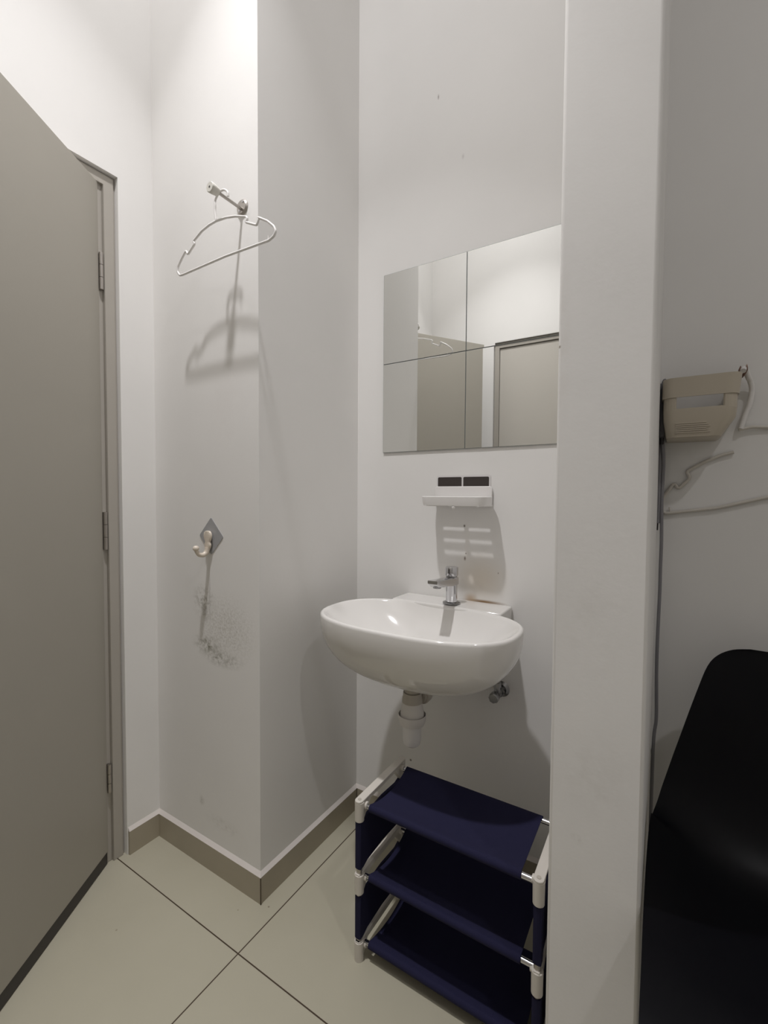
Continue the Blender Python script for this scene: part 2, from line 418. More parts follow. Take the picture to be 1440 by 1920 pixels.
# ------------------------------------------------------------------ ceiling downlights (the room's light)
def downlight(x, y, watts, beam, rad, colr, label):
    t = thing('ceiling_light', (x, y, CEIL), label, 'light', 'round ceiling downlights')
    MB().lathe([(0.052, -0.001), (0.068, -0.001), (0.068, -0.007), (0.058, -0.012), (0.052, -0.012)], (x, y, CEIL), 'z', 40).build('trim_ring', m_white, t, smooth=True)
    em = bpy.data.materials.new('lamp_glow'); em.use_nodes = True
    bs = em.node_tree.nodes['Principled BSDF']
    bs.inputs['Emission Color'].default_value = (*colr, 1); bs.inputs['Emission Strength'].default_value = 14.0
    MB().lathe([(0.0, -0.008), (0.052, -0.008), (0.052, -0.001), (0.0, -0.001)], (x, y, CEIL), 'z', 40).build('diffuser', em, t)
    for e, sprd in ((watts, 180), (beam, 80)):
        if not e: continue
        L = bpy.data.lights.new('downlight', 'AREA'); L.shape = 'DISK'; L.size = rad*2; L.energy = e; L.spread = math.radians(sprd); L.color = colr
        lo = bpy.data.objects.new('lamp', L); COL.objects.link(lo); lo.parent = t; lo.location = (0, 0, -0.014)
    return t
downlight(*LAMPS[0], 'round white ceiling downlight above the wash basin niche')
downlight(*LAMPS[1], 'round white ceiling downlight above the black chair side')

# ------------------------------------------------------------------ wash basin
bc = Vector((-0.574, 1.090, 0.0))
BA, BB, BN = 0.283, 0.173, 2.55          # half length, half depth, superellipse power of the rim
def oval(k, inset, z, n=96, dy=0.0):
    out = []
    for i in range(n):
        an = 2*PI*i/n; c_, s_ = math.cos(an), math.sin(an)
        nn = 2 + (BN-2)*min(1, k*1.2)
        x = (BA-inset)*k*math.copysign(abs(c_)**(2/nn), c_); y = (BB-inset)*k*math.copysign(abs(s_)**(2/nn), s_)
        out.append((bc.x + x, bc.y + dy + y, z))
    return out
RZ = 0.830
basin = thing('wash_basin', (bc.x, SW, 0.73), 'white ceramic wall-hung wash basin with a wide oval bowl', 'sink')
rings = []
Hb, Hi, N = 0.186, 0.118, 22
for i in range(N+1):
    t = PI/2*i/N; u = math.cos(t)**(2/2.4); k = max(0.015, math.sin(t)**(2/2.4))
    rings.append(oval(k, 0.0, RZ - 0.009 - (Hb-0.009)*u, dy=0.015*(1-k)))
rings += [oval(1, 0.0006, RZ-0.005), oval(1, 0.0022, RZ-0.0022), oval(1, 0.0048, RZ-0.0005), oval(1, 0.008, RZ), oval(1, 0.0115, RZ-0.0012)]
for i in range(1, N+1):
    k = max(0.02, 1-(i/N)**1.25)
    rings.append(oval(k, 0.0115, RZ - 0.0012 - (Hi-0.0012)*(1-k**2.3)**1.0, dy=0.012*(1-k)))
bowl = MB().rings(rings).build('bowl', m_ceramic, basin, smooth=True, angle=80)
# tap ledge at the back: a block whose underside slopes down into the bowl
lx0, lx1 = -0.745, -0.387
lg = MB()
LF = 1.246
lg.rings([[(lx0, LF, RZ-0.05), (lx0, LF, RZ+0.0004), (lx0, SW-0.001, RZ+0.0004), (lx0, SW-0.001, RZ-0.13), (lx0+0.02, LF+0.01, RZ-0.10)],
          [(lx1, LF, RZ-0.05), (lx1, LF, RZ+0.0004), (lx1, SW-0.001, RZ+0.0004), (lx1, SW-0.001, RZ-0.13), (lx1-0.02, LF+0.01, RZ-0.10)]])
lg.build('tap_ledge', m_ceramic, basin, bevel=0.006, bseg=4)
MB().lathe([(0.0, 0), (0.024, 0), (0.026, 0.003), (0.018, 0.005), (0.0, 0.004)], (-0.58, 1.102, RZ-Hi-0.0005), 'z', 24).build('drain', m_chrome, basin, smooth=True)

# ------------------------------------------------------------------ tap
fx, fy = -0.553, 1.282
tap = thing('tap', (fx, fy, RZ), 'chrome single-lever pillar tap on the basin ledge', 'tap')
MB().lathe([(0.0, 0), (0.025, 0), (0.0265, 0.002), (0.0265, 0.005), (0.022, 0.007), (0.0, 0.007)], (fx, fy, RZ+0.0006), 'z', 32).build('base_ring', m_dkchrome, tap, smooth=True)
MB().lathe([(0.0, 0.0075), (0.0175, 0.0075), (0.0172, 0.055), (0.0182, 0.084), (0.0, 0.084)], (fx, fy, RZ), 'z', 36).build('tap_body', m_chrome, tap, smooth=True)
sp = MB()
secs = []
for (y, z, hw, hh) in ((fy+0.014, RZ+0.070, 0.0170, 0.0135), (fy-0.02, RZ+0.071, 0.0170, 0.0130), (fy-0.07, RZ+0.076, 0.0165, 0.0115), (fy-0.118, RZ+0.081, 0.0160, 0.0100), (fy-0.134, RZ+0.0865, 0.0150, 0.0045)):
    secs.append([(fx+px, y, z+pz) for px, pz in rrect(-hw, -hh, hw, hh, min(hw, hh)*0.45, 4)])
sp.rings(secs); sp.build('spout', m_chrome, tap, smooth=True)
MB().lathe([(0.0, -0.008), (0.0115, -0.008), (0.0125, 0.002), (0.0, 0.002)], (fx, fy-0.103, RZ+0.0735), 'z', 24).build('aerator', m_dkchrome, tap, smooth=True)
hd = MB().lathe([(0.0, 0.0875), (0.0190, 0.0875), (0.0198, 0.090), (0.0198, 0.111), (0.0185, 0.1135), (0.0, 0.1135)], (fx, fy, RZ), 'z', 36)
hdo = hd.build('tap_handle', m_chrome, tap, smooth=True)
MB().lathe([(0.0, 0.083), (0.0165, 0.083), (0.0165, 0.088), (0.0, 0.088)], (fx, fy, RZ), 'z', 24).build('collar', m_dkchrome, tap, smooth=True)
MB().box(fx-0.0018, fy-0.0205, RZ+0.094, fx+0.0018, fy-0.019, RZ+0.109).build('handle_slot', m_dark, hdo)

# ------------------------------------------------------------------ bottle trap
tx, ty = -0.588, 1.10
trap = thing('sink_trap', (tx, ty, 0.46), 'white plastic bottle trap hanging under the wash basin', 'pipe')
MB().lathe([(0.0, 0.6445), (0.0215, 0.6445), (0.0215, 0.616), (0.0, 0.616)], (tx, ty, 0), 'z', 28).build('tailpiece', m_trap_grey, trap, smooth=True)
MB().lathe([(0.0, 0.6155), (0.0255, 0.6155), (0.0262, 0.604), (0.0275, 0.601), (0.0285, 0.588), (0.0, 0.588)], (tx, ty, 0), 'z', 28).build('slip_nut', m_trap_grey, trap, smooth=True)
MB().lathe([(0.0, 0.5875), (0.0275, 0.5875), (0.0310, 0.566), (0.0345, 0.543), (0.0, 0.543)], (tx, ty, 0), 'z', 32).build('trap_body', m_trap, trap, smooth=True)
MB().lathe([(0.0350, 0.5425), (0.0378, 0.554), (0.0388, 0.553), (0.0384, 0.540), (0.0345, 0.527), (0.0262, 0.524), (0.0262, 0.531)], (tx, ty, 0), 'z', 36).build('trap_ring', m_trap, trap, smooth=True)
MB().lathe([(0.0, 0.532), (0.0258, 0.532), (0.0250, 0.482), (0.0225, 0.470), (0.016, 0.465), (0.0, 0.464)], (tx, ty, 0), 'z', 36).build('trap_cup', m_white, trap, smooth=True)
ox = tx + 0.012
op = MB()
op.lathe([(0.0, ty+0.018), (0.020, ty+0.018), (0.020, 1.24), (0.0, 1.24)], (ox, 0, 0.598), 'y', 24)
op.lathe([(0.0, 1.20), (0.017, 1.20), (0.017, SW-0.002), (0.0, SW-0.002)], (ox, 0, 0.598), 'y', 24)
op.build('outlet_pipe', m_trap_grey, trap, smooth=True)
MB().lathe([(0.0, ty+0.028), (0.024, ty+0.028), (0.026, ty+0.032), (0.026, ty+0.050), (0.024, ty+0.054), (0.0, ty+0.054)], (ox, 0, 0.598), 'y', 24).build('outlet_nut', m_trap_grey, trap, smooth=True)
MB().lathe([(0.0, SW-0.010), (0.026, SW-0.010), (0.036, SW-0.001), (0.0, SW-0.001)], (ox, 0, 0.598), 'y', 24).build('wall_flange', m_trap, trap, smooth=True)

# ------------------------------------------------------------------ angle valve
vx, vz = -0.415, 0.572
val = thing('angle_valve', (vx, SW, vz), 'chrome angle valve on the wall under the basin', 'valve')
MB().lathe([(0.0, SW-0.006), (0.016, SW-0.008), (0.024, SW-0.001), (0.0, SW-0.001)], (vx, 0, vz), 'y', 24).build('wall_flange', m_dkchrome, val, smooth=True)
vb = MB().lathe([(0.0, SW-0.055), (0.011, SW-0.055), (0.012, SW-0.006), (0.0, SW-0.006)], (vx, 0, vz), 'y', 20)
vb.lathe([(0.0, SW-0.030), (0.0155, SW-0.030), (0.0155, SW-0.018), (0.0, SW-0.018)], (vx, 0, vz), 'y', 6)
vb.build('valve_body', m_dkchrome, val, smooth=True)
MB().lathe([(0.0, SW-0.084), (0.013, SW-0.084), (0.015, SW-0.080), (0.015, SW-0.062), (0.010, SW-0.056), (0.0, SW-0.056)], (vx, 0, vz), 'y', 8).build('valve_knob', m_dkchrome, val, smooth=True)
MB().lathe([(0.0, 0.008), (0.009, 0.008), (0.009, 0.022), (0.012, 0.023), (0.012, 0.036), (0.0, 0.036)], (vx, SW-0.045, vz), 'z', 8).build('outlet_nut', m_dkchrome, val, smooth=True)
hs = smoothpath([(vx, SW-0.045, vz+0.034), (vx-0.004, SW-0.045, 0.64), (vx-0.04, SW-0.048, 0.672), (vx-0.10, SW-0.055, 0.685), (-0.545, 1.29, 0.69)], 8)
MB().tube(hs, 0.0055, 10).build('supply_hose', m_steel, val, smooth=True)

# ------------------------------------------------------------------ mirror tiles
def mirror_tile(x0, z0, x1, z1, rx, rz, label):
    cx, cz = (x0+x1)/2, (z0+z1)/2
    t = thing('mirror_tile', (cx, SW-0.0035, cz), label, 'mirror', 'frameless square mirror tiles')
    g = 0.0006
    e = MB().box(x0+g-cx, -0.0016, z0+g-cz, x1-g-cx, 0.0030, z1-g-cz).build('backing', m_mirror_edge)
    f = MB().box(x0+g+0.0009-cx, -0.0021, z0+g+0.0009-cz, x1-g-0.0009-cx, -0.0015, z1-g-0.0009-cz).build('glass', m_mirror)
    for q in (e, f): q.parent = t
    t.rotation_euler = (rx, 0, rz)
mx0, mz0, s_ = -0.8465, 1.3075, 0.3035
mirror_tile(mx0, mz0+s_, mx0+s_, mz0+2*s_, 0, 0, 'upper left mirror tile above the basin, reflecting the white hanger')
mirror_tile(mx0+s_, mz0+s_, mx0+2*s_, mz0+2*s_, 0, 0.0, 'upper right mirror tile, next to the pillar, reflecting white wall and a door top')
mirror_tile(mx0, mz0, mx0+s_, mz0+s_, 0, 0.0006, 'lower left mirror tile, reflecting column face and beige door leaf')
mirror_tile(mx0+s_, mz0, mx0+2*s_, mz0+s_, 0, 0.0022, 'lower right mirror tile beside the pillar, reflecting the closed door')

# ------------------------------------------------------------------ soap shelf with adhesive backing
sx0, sx1 = -0.648, -0.440
bk = thing('adhesive_backing', (-0.548, SW, 1.20), 'clear adhesive backing with two dark pads above the soap shelf', 'bracket')
MB().prism(rrect(-0.640, 1.150, -0.459, 1.2255, 0.006), SW-0.0022, SW-0.0004, 'y').build('backing_sheet', m_sticker, bk)
MB().prism(rrect(-0.635, 1.160, -0.5535, 1.2195, 0.004), SW-0.0034, SW-0.0022, 'y').build('adhesive_pad', m_pad, bk)
MB().prism(rrect(-0.5475, 1.160, -0.4645, 1.2195, 0.004), SW-0.0034, SW-0.0022, 'y').build('adhesive_pad', m_pad, bk)
sd = thing('soap_shelf', (-0.545, SW-0.005, 1.128), 'white plastic soap shelf stuck to the wall below the mirrors', 'shelf')
MB().prism(rrect(-0.643, 1.128, -0.452, 1.190, 0.010), SW-0.0095, SW-0.0036, 'y').build('back_plate', m_white, sd, bevel=0.0015)
# tray: rounded dish open on top with drain slots
ty0, ty1 = 1.246, SW-0.0096
tr = MB()
tx0, tx1 = -0.650, -0.442
rr_ = []
for (ins, z) in ((0.010, 1.1285), (0.0035, 1.131), (0.001, 1.142), (0.0, 1.1565), (0.002, 1.158), (0.004, 1.1565), (0.006, 1.140), (0.010, 1.1330)):
    rr_.append([(x, y, z) for x, y in rrect(tx0+ins, ty0+ins, tx1-ins, ty1, 0.030-ins*0.5, 6)])
tr.rings(rr_ + [rr_[0]], False, False)
bmesh.ops.remove_doubles(tr.bm, verts=tr.bm.verts, dist=1e-6)
# slatted floor with drain slots in two columns
fxs = (tx0+0.008, tx0+0.028, -0.552, -0.538, tx1-0.028, tx1-0.008)
for xa, xb in ((fxs[0], fxs[1]), (fxs[2], fxs[3]), (fxs[4], fxs[5])): tr.box(xa, ty0+0.022, 1.1286, xb, ty1, 1.1332)
slots = (0.032, 0.047, 0.062)                 # distance of each slot from the wall
edges = [ty0+0.006]
for d_ in sorted(slots, reverse=True): edges += [SW-d_-0.003, SW-d_+0.003]
edges.append(ty1)
for i in range(0, len(edges), 2):
    for xa, xb in ((fxs[1], fxs[2]), (fxs[3], fxs[4])): tr.box(xa, edges[i], 1.1286, xb, edges[i+1], 1.1332)
tr.box(fxs[0]+0.010, ty0+0.006, 1.1286, fxs[1], ty0+0.022, 1.1332)
tr.box(fxs[4], ty0+0.006, 1.1286, fxs[5]-0.010, ty0+0.022, 1.1332)
tr.build('tray', m_white, sd, smooth=True, angle=50)
MB().lathe([(0.0, 1.1205), (0.0035, 1.122), (0.005, 1.126), (0.004, 1.1290), (0.0, 1.1290)], (-0.537, 1.252, 0), 'z', 12).build('drip_nub', m_white, sd, smooth=True)

# ------------------------------------------------------------------ diamond adhesive wall hook
wh = thing('wall_hook', (-1.160, HW, 1.03), 'cream double-lobed hook on a grey diamond backing plate', 'hook')
cxh, czh, hx_, hz_ = -1.161, 1.0345, 0.055, 0.0565
dm = roundpath([(cxh-hx_*0.5, 0, czh+hz_*0.5), (cxh, 0, czh+hz_), (cxh+hx_, 0, czh), (cxh, 0, czh-hz_), (cxh-hx_, 0, czh), (cxh-hx_*0.5, 0, czh+hz_*0.5)], 0.006)
pts = [(v.x, v.z) for v in dm[:-1]]
MB().prism(pts, HW-0.0016, HW-0.0002, 'y').build('backing_plate', m_diamond, wh)
hk = MB()
bod = []
for (z, hw) in ((0.0165, 0.003), (0.0150, 0.0105), (0.0105, 0.0165), (0.002, 0.0190), (-0.008, 0.0165), (-0.015, 0.0115), (-0.018, 0.0110), (-0.022, 0.0135), (-0.027, 0.0150), (-0.032, 0.0130), (-0.038, 0.0085), (-0.043, 0.0060)):
    yy = HW - 0.0085
    bod.append([(cxh-0.006+hw*math.cos(2*PI*k/24), yy+min(0.006, hw*0.7)*math.sin(2*PI*k/24), czh+z) for k in range(24)])
hk.rings(bod); hk.build('hook_body', m_cream, wh, smooth=True)
arm = smoothpath([(cxh-0.006, HW-0.0095, czh-0.034), (cxh-0.007, HW-0.013, czh-0.0475), (cxh-0.008, HW-0.024, czh-0.0550), (cxh-0.009, HW-0.038, czh-0.0520), (cxh-0.010, HW-0.046, czh-0.0400)], 6)
MB().tube(arm, 0.005, 14, rads=[0.0085 - 0.003*i/len(arm) for i in range(len(arm))]).build('hook_arm', m_cream, wh, smooth=True)
MB().lathe([(0.0009, -0.0085), (0.005, -0.0072), (0.0088, -0.003), (0.0093, 0.001), (0.0075, 0.0055), (0.004, 0.008), (0.0009, 0.0086)], (cxh-0.010, HW-0.0465, czh-0.0340), 'z', 24).build('hook_tip', m_cream, wh, smooth=True)

# ------------------------------------------------------------------ door-stop style rod on a round plate
px, pz = -1.017, 1.953
rod = thing('wall_peg', (px, HW, pz), 'steel peg with pale rubber end cap on the hook wall', 'hook')
MB().lathe([(0.0, HW-0.006), (0.017, HW-0.006), (0.0205, HW-0.003), (0.0215, HW-0.0003), (0.0, HW-0.0003)], (px, 0, pz), 'y', 32).build('wall_plate', m_steel, rod, smooth=True)
MB().tube([(px, HW-0.006, pz-0.006), (px, 0.800, pz-0.004)], 0.0042, 14).build('peg_rod', m_steel, rod, smooth=True)
MB().lathe([(0.0, 0.777), (0.0120, 0.777), (0.0135, 0.779), (0.0130, 0.788), (0.0105, 0.802), (0.0, 0.804)], (px, 0, pz-0.004), 'y', 24).build('rubber_cap', mat('cap_rubber', (0.70, 0.68, 0.62), 0.6), rod, smooth=True)
MB().lathe([(0.0, 0.7765), (0.0026, 0.7765), (0.0026, 0.7775), (0.0, 0.7775)], (px, 0, pz-0.004), 'y', 12).build('cap_hole', m_dark, rod)
for q in (-0.011, 0.011):
    MB().lathe([(0.0, HW-0.0085), (0.0025, HW-0.008), (0.003, HW-0.006), (0.0, HW-0.006)], (px+q*0.6, 0, pz+q), 'y', 12).build('screw', m_chrome, rod, smooth=True)

# ------------------------------------------------------------------ hanger on the peg
hy = 0.8145
ring = [(-1.04, 1.8881), (-1.0679, 1.8864), (-1.1006, 1.8794), (-1.1366, 1.8623), (-1.1303, 1.8545), (-1.1616, 1.8334), (-1.1701, 1.8464), (-1.1917, 1.828), (-1.2077, 1.8105), (-1.2102, 1.7975), (-1.1991, 1.7844), (-1.1812, 1.7835), (-1.0023, 1.7863), (-0.8428, 1.7817), (-0.8264, 1.7874), (-0.8199, 1.797), (-0.8264, 1.8103), (-0.8492, 1.8299), (-0.8811, 1.8486), (-0.8794, 1.8415), (-0.8856, 1.8309), (-0.9246, 1.8498), (-0.9192, 1.856), (-0.9227, 1.8631), (-0.9641, 1.8771), (-1.0014, 1.885)]
hg = thing('clothes_hanger', (-1.017, hy, 1.95), 'white plastic clothes hanger hanging from the steel peg', 'hanger')
P = roundpath([(x, hy, z) for x, z in ring + [ring[0]]], 0.004, 3)[:-1]
MB().tube(P, 0.0032, 8, closed=True).build('hanger_frame', m_white, hg, smooth=True, angle=80)
hook = [(-1.04, 1.8885), (-1.0436, 1.9157), (-1.0495, 1.932), (-1.0500, 1.9436), (-1.0440, 1.953), (-1.034, 1.9605), (-1.0215, 1.9630), (-1.0082, 1.9590), (-0.9989, 1.9497), (-0.9978, 1.9395)]
hook = [(x + (0.006 if z > 1.93 else 0.0), z - 0.003) for x, z in hook]
hook[0] = (-1.04, 1.8885)
MB().tube(smoothpath([(x, hy, z) for x, z in hook], 5), 0.0031, 10).build('hanger_hook', m_white, hg, smooth=True)
for sx in (-1.190, -0.846):
    MB().tube([(sx, hy, 1.7845), (sx+0.001, hy, 1.7935)], 0.0016, 8).build('strap_peg', m_white, hg, smooth=True)

# ------------------------------------------------------------------ shoe rack
RX0, RX1, RY0, RY1 = -0.6375, -0.1865, 0.893, 1.120
rack = thing('shoe_rack', ((RX0+RX1)/2, (RY0+RY1)/2, 0), 'three-tier shoe rack of navy fabric slings and white plastic brackets', 'rack')
LY0, LY1 = RY0+0.010, RY1-0.010
for side, lx in ((-1, RX0+0.010), (1, RX1-0.010)):
    for ly in (LY0, LY1):
        MB().tube([(lx, ly, 0.018), (lx, ly, 0.395)], 0.0072, 14).build('leg', m_steel, rack, smooth=True)
        MB().lathe([(0.0, 0.0), (0.0115, 0.0), (0.0115, 0.020), (0.0105, 0.052), (0.0, 0.052)], (lx, ly, 0), 'z', 18).build('foot', m_offwhite, rack, smooth=True)
    # side brackets at three heights
    for zi, zt in enumerate((0.408, 0.224, 0.052)):
        br = MB()
        hb_ = 0.052
        # beam with deeper ends (web), outline in (y,z)
        o_ = [(RY0, zt), (RY1, zt), (RY1, zt-hb_), (RY1-0.020, zt-hb_), (RY1-0.052, zt-0.016), (RY0+0.052, zt-0.016), (RY0+0.020, zt-hb_), (RY0, zt-hb_)]
        if zi == 2: o_ = [(RY0, zt), (RY1, zt), (RY1, zt-0.045), (RY1-0.022, zt-0.045), (RY1-0.04, zt-0.016), (RY0+0.04, zt-0.016), (RY0+0.022, zt-0.045), (RY0, zt-0.045)]
        w_ = 0.0065
        if zi == 0:
            br.prism(o_, lx-w_, lx+w_, 'x')
            # flat cap with rounded ends
            br.prism([(x, y) for x, y in rrect(lx-0.0105, RY0-0.002, lx+0.0105, RY1+0.002, 0.010, 6)], zt-0.004, zt+0.001)
        else:
            br.prism(o_, lx-w_, lx+w_, 'x')
        for ly in (LY0, LY1):
            br.lathe([(0.0, zt-hb_+ (0.008 if zi == 2 else 0)), (0.0115, zt-hb_+(0.008 if zi == 2 else 0)), (0.0120, zt-0.0035), (0.0, zt-0.0035)], (lx, ly, 0), 'z', 18)
        # inward lugs that carry the cross tubes
        ix = lx + (-side)*0.016
        for ly in (LY0, LY1):
            br.lathe([(0.0, min(lx, ix)), (0.0085, min(lx, ix)), (0.0085, max(lx, ix)), (0.0, max(lx, ix))], (0, ly+(0.012 if ly == LY0 else -0.012), zt-0.016), 'x', 16)
        bo = br.build('side_bracket', m_offwhite, rack, bevel=0.0012)
        if zi == 0:
            MB().lathe([(0.0, zt+0.0012), (0.0045, zt+0.0012), (0.0045, zt+0.0018), (0.0, zt+0.0018)], (lx, LY0, 0), 'z', 16).build('cap_hole', m_trap_grey, bo)
    # side fabric sleeves between brackets
    for z0, z1 in ((0.236, 0.350), (0.058, 0.162)):
        ss = []
        for (yy, e) in ((LY0-0.0085, 0.004), (LY0-0.0065, 0.0085), (LY0+0.006, 0.0085), (LY0+0.03, 0.005), ((LY0+LY1)/2, 0.003), (LY1-0.03, 0.005), (LY1-0.006, 0.0085), (LY1+0.0085, 0.0085), (LY1+0.0095, 0.004)):
            mid_ = abs(yy-(LY0+LY1)/2)/((LY1-LY0)/2)
            sag = 0.010*(1-min(1, mid_)**2)
            ss.append([(lx-e, yy, z0-0.0+sag*0.3), (lx+e, yy, z0+sag*0.3), (lx+e, yy, z1+0.022*(min(1, mid_)**2)*0+ (0.012 if mid_ < 0.7 else 0.004)), (lx-e, yy, z1+(0.012 if mid_ < 0.7 else 0.004))])
        MB().rings(ss).build('side_fabric', m_navy, rack, bevel=0.001, smooth=True, angle=50)
# cross tubes and slings
for zi, zt in enumerate((0.389, 0.212, 0.040)):
    for ly in (LY0+0.012, LY1-0.012):
        MB().tube([(RX0+0.020, ly, zt), (RX1-0.020, ly, zt)], 0.0062, 14).build('cross_tube', m_chrome, rack, smooth=True)
    # sling: wraps both tubes, sags between them
    fx0, fx1 = RX0+0.034, RX1-(0.047, 0.045, 0.036)[zi]
    ya, yb = LY0+0.012, LY1-0.012
    rr = 0.0095; prof = []
    for k in range(9):
        a = math.radians(250 - 160*k/8)            # round the front tube, from below to on top
        prof.append((ya+rr*math.cos(a), zt+rr*math.sin(a)))
    n = 14; sagd = (0.015, 0.016, 0.010)[zi]
    for k in range(1, n):
        t = k/n; prof.append((ya + (yb-ya)*t, zt + rr - sagd*(1-(2*t-1)**2)**0.9))
    for k in range(9):
        a = math.radians(90 - 160*k/8)
        prof.append((yb+rr*math.cos(a), zt+rr*math.sin(a)))
    th_ = 0.0012
    inner = []
    for i, (y, z) in enumerate(prof):
        a_ = prof[max(i-1, 0)]; b_ = prof[min(i+1, len(prof)-1)]
        ty_, tz_ = b_[0]-a_[0], b_[1]-a_[1]; L_ = math.hypot(ty_, tz_)
        inner.append((y + tz_/L_*th_, z - ty_/L_*th_))
    loop = prof + inner[::-1]
    secs = []
    nx = 24
    for i in range(nx+1):
        t = i/nx; x = fx0 + (fx1-fx0)*t
        dip = 0.003*math.sin(PI*t)
        sec = []
        for (y, z) in loop:
            m_ = max(0.0, 1-((y-(ya+yb)/2)/((yb-ya)/2))**2)
            inset = 0.004*m_ * (1 if t < 0.5 else -1) * (abs(2*t-1)**6)
            sec.append((x + inset, y, z - dip*m_))
        secs.append(sec)
    MB().rings(secs).build('fabric_shelf', m_navy, rack, smooth=True, angle=60)

# ------------------------------------------------------------------ caddy on the recess wall
cad = thing('shower_caddy', (0.06, SW, 1.29), 'beige plastic caddy basket on the right wall beside the pillar', 'basket')
def cad_out(x0, x1, yf, rl=0.023, rr2=0.024, yb=SW-0.001):
    o = []
    for k in range(7):
        a = math.radians(270 - 90*k/6); o.append((x0+rl+rl*math.cos(a), yf+rl+rl*math.sin(a)))
    o = o[::1]
    o.append((x0, yb)); o.append((x1, yb))
    for k in range(7):
        a = math.radians(0 - 90*k/6); o.append((x1-rr2+rr2*math.cos(a), yf+rr2+rr2*math.sin(a)))
    return o
def shell(levels, t=0.0028):
    outer = [[(x, y, z) for x, y in cad_out(x0, x1, yf)] for (x0, x1, yf, z) in levels]
    innr = [[(x, y, z) for x, y in cad_out(x0+t, x1-t, yf+t, yb=SW-0.001-t)] for (x0, x1, yf, z) in levels]
    return outer, innr
# rim band
lv = [(-0.0165, 0.1290, 1.2465, 1.3885), (-0.0155, 0.1330, 1.2450, 1.4330)]
o1, i1 = shell(lv)
rb = MB()
def uband(u0, u1, z0, z1, v0, v1):
    """open-backed band: outline u (outer) / v (inner) as lists of xy, left back end to right back end"""
    secs = []
    for a_, b_, c_, d_ in zip(u0, u1, v1, v0):
        secs.append([(a_[0], a_[1], z0), (b_[0], b_[1], z1), (c_[0], c_[1], z1), (d_[0], d_[1], z0)])
    rb.rings(secs)
def upath(x0, x1, yf, t=0.0):
    o = cad_out(x0+t, x1-t, yf+t)
    return [o[7]] + o[0:7][::-1] + o[9:][::-1] + [o[8]]
uband(upath(-0.0165, 0.1290, 1.2465), upath(-0.0155, 0.1330, 1.2450), 1.3885, 1.4330, upath(-0.0165, 0.1290, 1.2465, 0.0028), upath(-0.0155, 0.1330, 1.2450, 0.0028))
rb.build('rim_band', m_beige, cad, smooth=True, angle=30)
# lower bin: wall from z 1.362 down to 1.296 tapering inwards, with floor
lv = [(-0.004, 0.094, 1.262, 1.2955), (-0.006, 0.100, 1.2555, 1.2985), (-0.0125, 0.1245, 1.2485, 1.3390), (-0.0135, 0.1262, 1.2480, 1.3625)]
o1, i1 = shell(lv)
bn = MB().rings(o1 + i1[::-1][:-1], True, True)
bno = bn.build('bin', m_beige, cad, smooth=True, angle=30)
# posts between bin and band: left, right, front corners and the back sheet
def post(pts):
    b_ = MB(); b_.prism(pts, 1.358, 1.3905); b_.build('post', m_beige, cad)
po = cad_out(-0.0135, 0.1262, 1.2480); pi_ = cad_out(-0.0107, 0.1234, 1.2508, yb=SW-0.0038)
post([po[k] for k in range(0, 8)] + [pi_[k] for k in range(7, -1, -1)])
post(po[8:] + pi_[8:][::-1])
# slots pressed in the bin front
for k in range(6):
    z = 1.3285 - k*0.0042
    MB().box(0.012, 1.2487-0.0006+k*0.00065, z, 0.070+0.004*(k % 3), 1.2487+0.003+k*0.0008, z+0.0014).build('slot_rib', m_rib, bno)

# metal double hook on the wall behind the caddy corner; only its two pointed prongs show
sc_ = thing('wall_hook', (0.135, SW, 1.43), 'dark two-pronged metal hook whose tips show above the beige caddy corner', 'hook')
MB().box(0.112, SW-0.003, 1.405, 0.132, SW-0.0003, 1.446).build('backing_plate', m_brass, sc_, bevel=0.001)
for (x0, x1, zt_) in ((0.1320, 0.1330, 1.4570), (0.1395, 0.1440, 1.4590)):
    MB().tube(smoothpath([(0.124, SW-0.002, 1.440), (x0-0.004, SW-0.025, 1.436), (x0, SW-0.046, 1.438), (x1-0.001, SW-0.050, 1.447), (x1, SW-0.050, zt_)], 4), 0.003, 8,
              rads=[0.0030]*12 + [0.0034, 0.0028, 0.0020, 0.0012, 0.0005]).build('prong', m_brass, sc_, smooth=True)

# ------------------------------------------------------------------ second hanger, at the right edge of the picture
h2 = thing('clothes_hanger', (0.145, 1.29, 1.43), 'white hanger with a snapped shoulder bar hung on the caddy corner', 'hanger')
yh = SW - 0.012
hp = [(0.1368, 1.296, 1.4430), (0.1390, 1.306, 1.4500), (0.1440, 1.318, 1.4480), (0.1500, 1.328, 1.4340), (0.1545, 1.336, 1.4262), (0.1590, yh, 1.4074), (0.1555, yh, 1.3759), (0.1475, yh, 1.3491), (0.1410, yh, 1.3200)]
MB().tube(smoothpath(hp, 6), 0.0056, 12).build('hanger_hook', m_white, h2, smooth=True)
y2 = SW - 0.0055
up = [(0.1375, yh+0.002, 1.3180), (0.162, yh+0.004, 1.3235), (0.200, y2, 1.3200), (0.250, y2, 1.302), (0.300, y2, 1.265), (0.297, y2, 1.252), (0.330, y2, 1.235), (0.340, y2, 1.245), (0.365, y2, 1.215), (0.372, y2, 1.190), (0.360, y2, 1.180),
      (0.195, y2, 1.1617), (0.102, y2, 1.1348), (-0.0036, y2, 1.1189), (-0.0112, y2, 1.125), (-0.0109, y2, 1.1578), (0.0137, y2, 1.1953), (0.0224, y2, 1.1804), (0.0464, y2, 1.2073), (0.0379, y2, 1.2234), (0.0756, y2, 1.2466), (0.1063, y2, 1.261), (0.1299, y2, 1.267)]
MB().tube(roundpath(up, 0.006, 3), 0.0040, 10).build('hanger_frame', m_offwhite, h2, smooth=True, angle=80)
MB().tube([(0.0065, y2, 1.1225), (0.0045, y2, 1.1350)], 0.0016, 8).build('strap_peg', m_offwhite, h2, smooth=True)

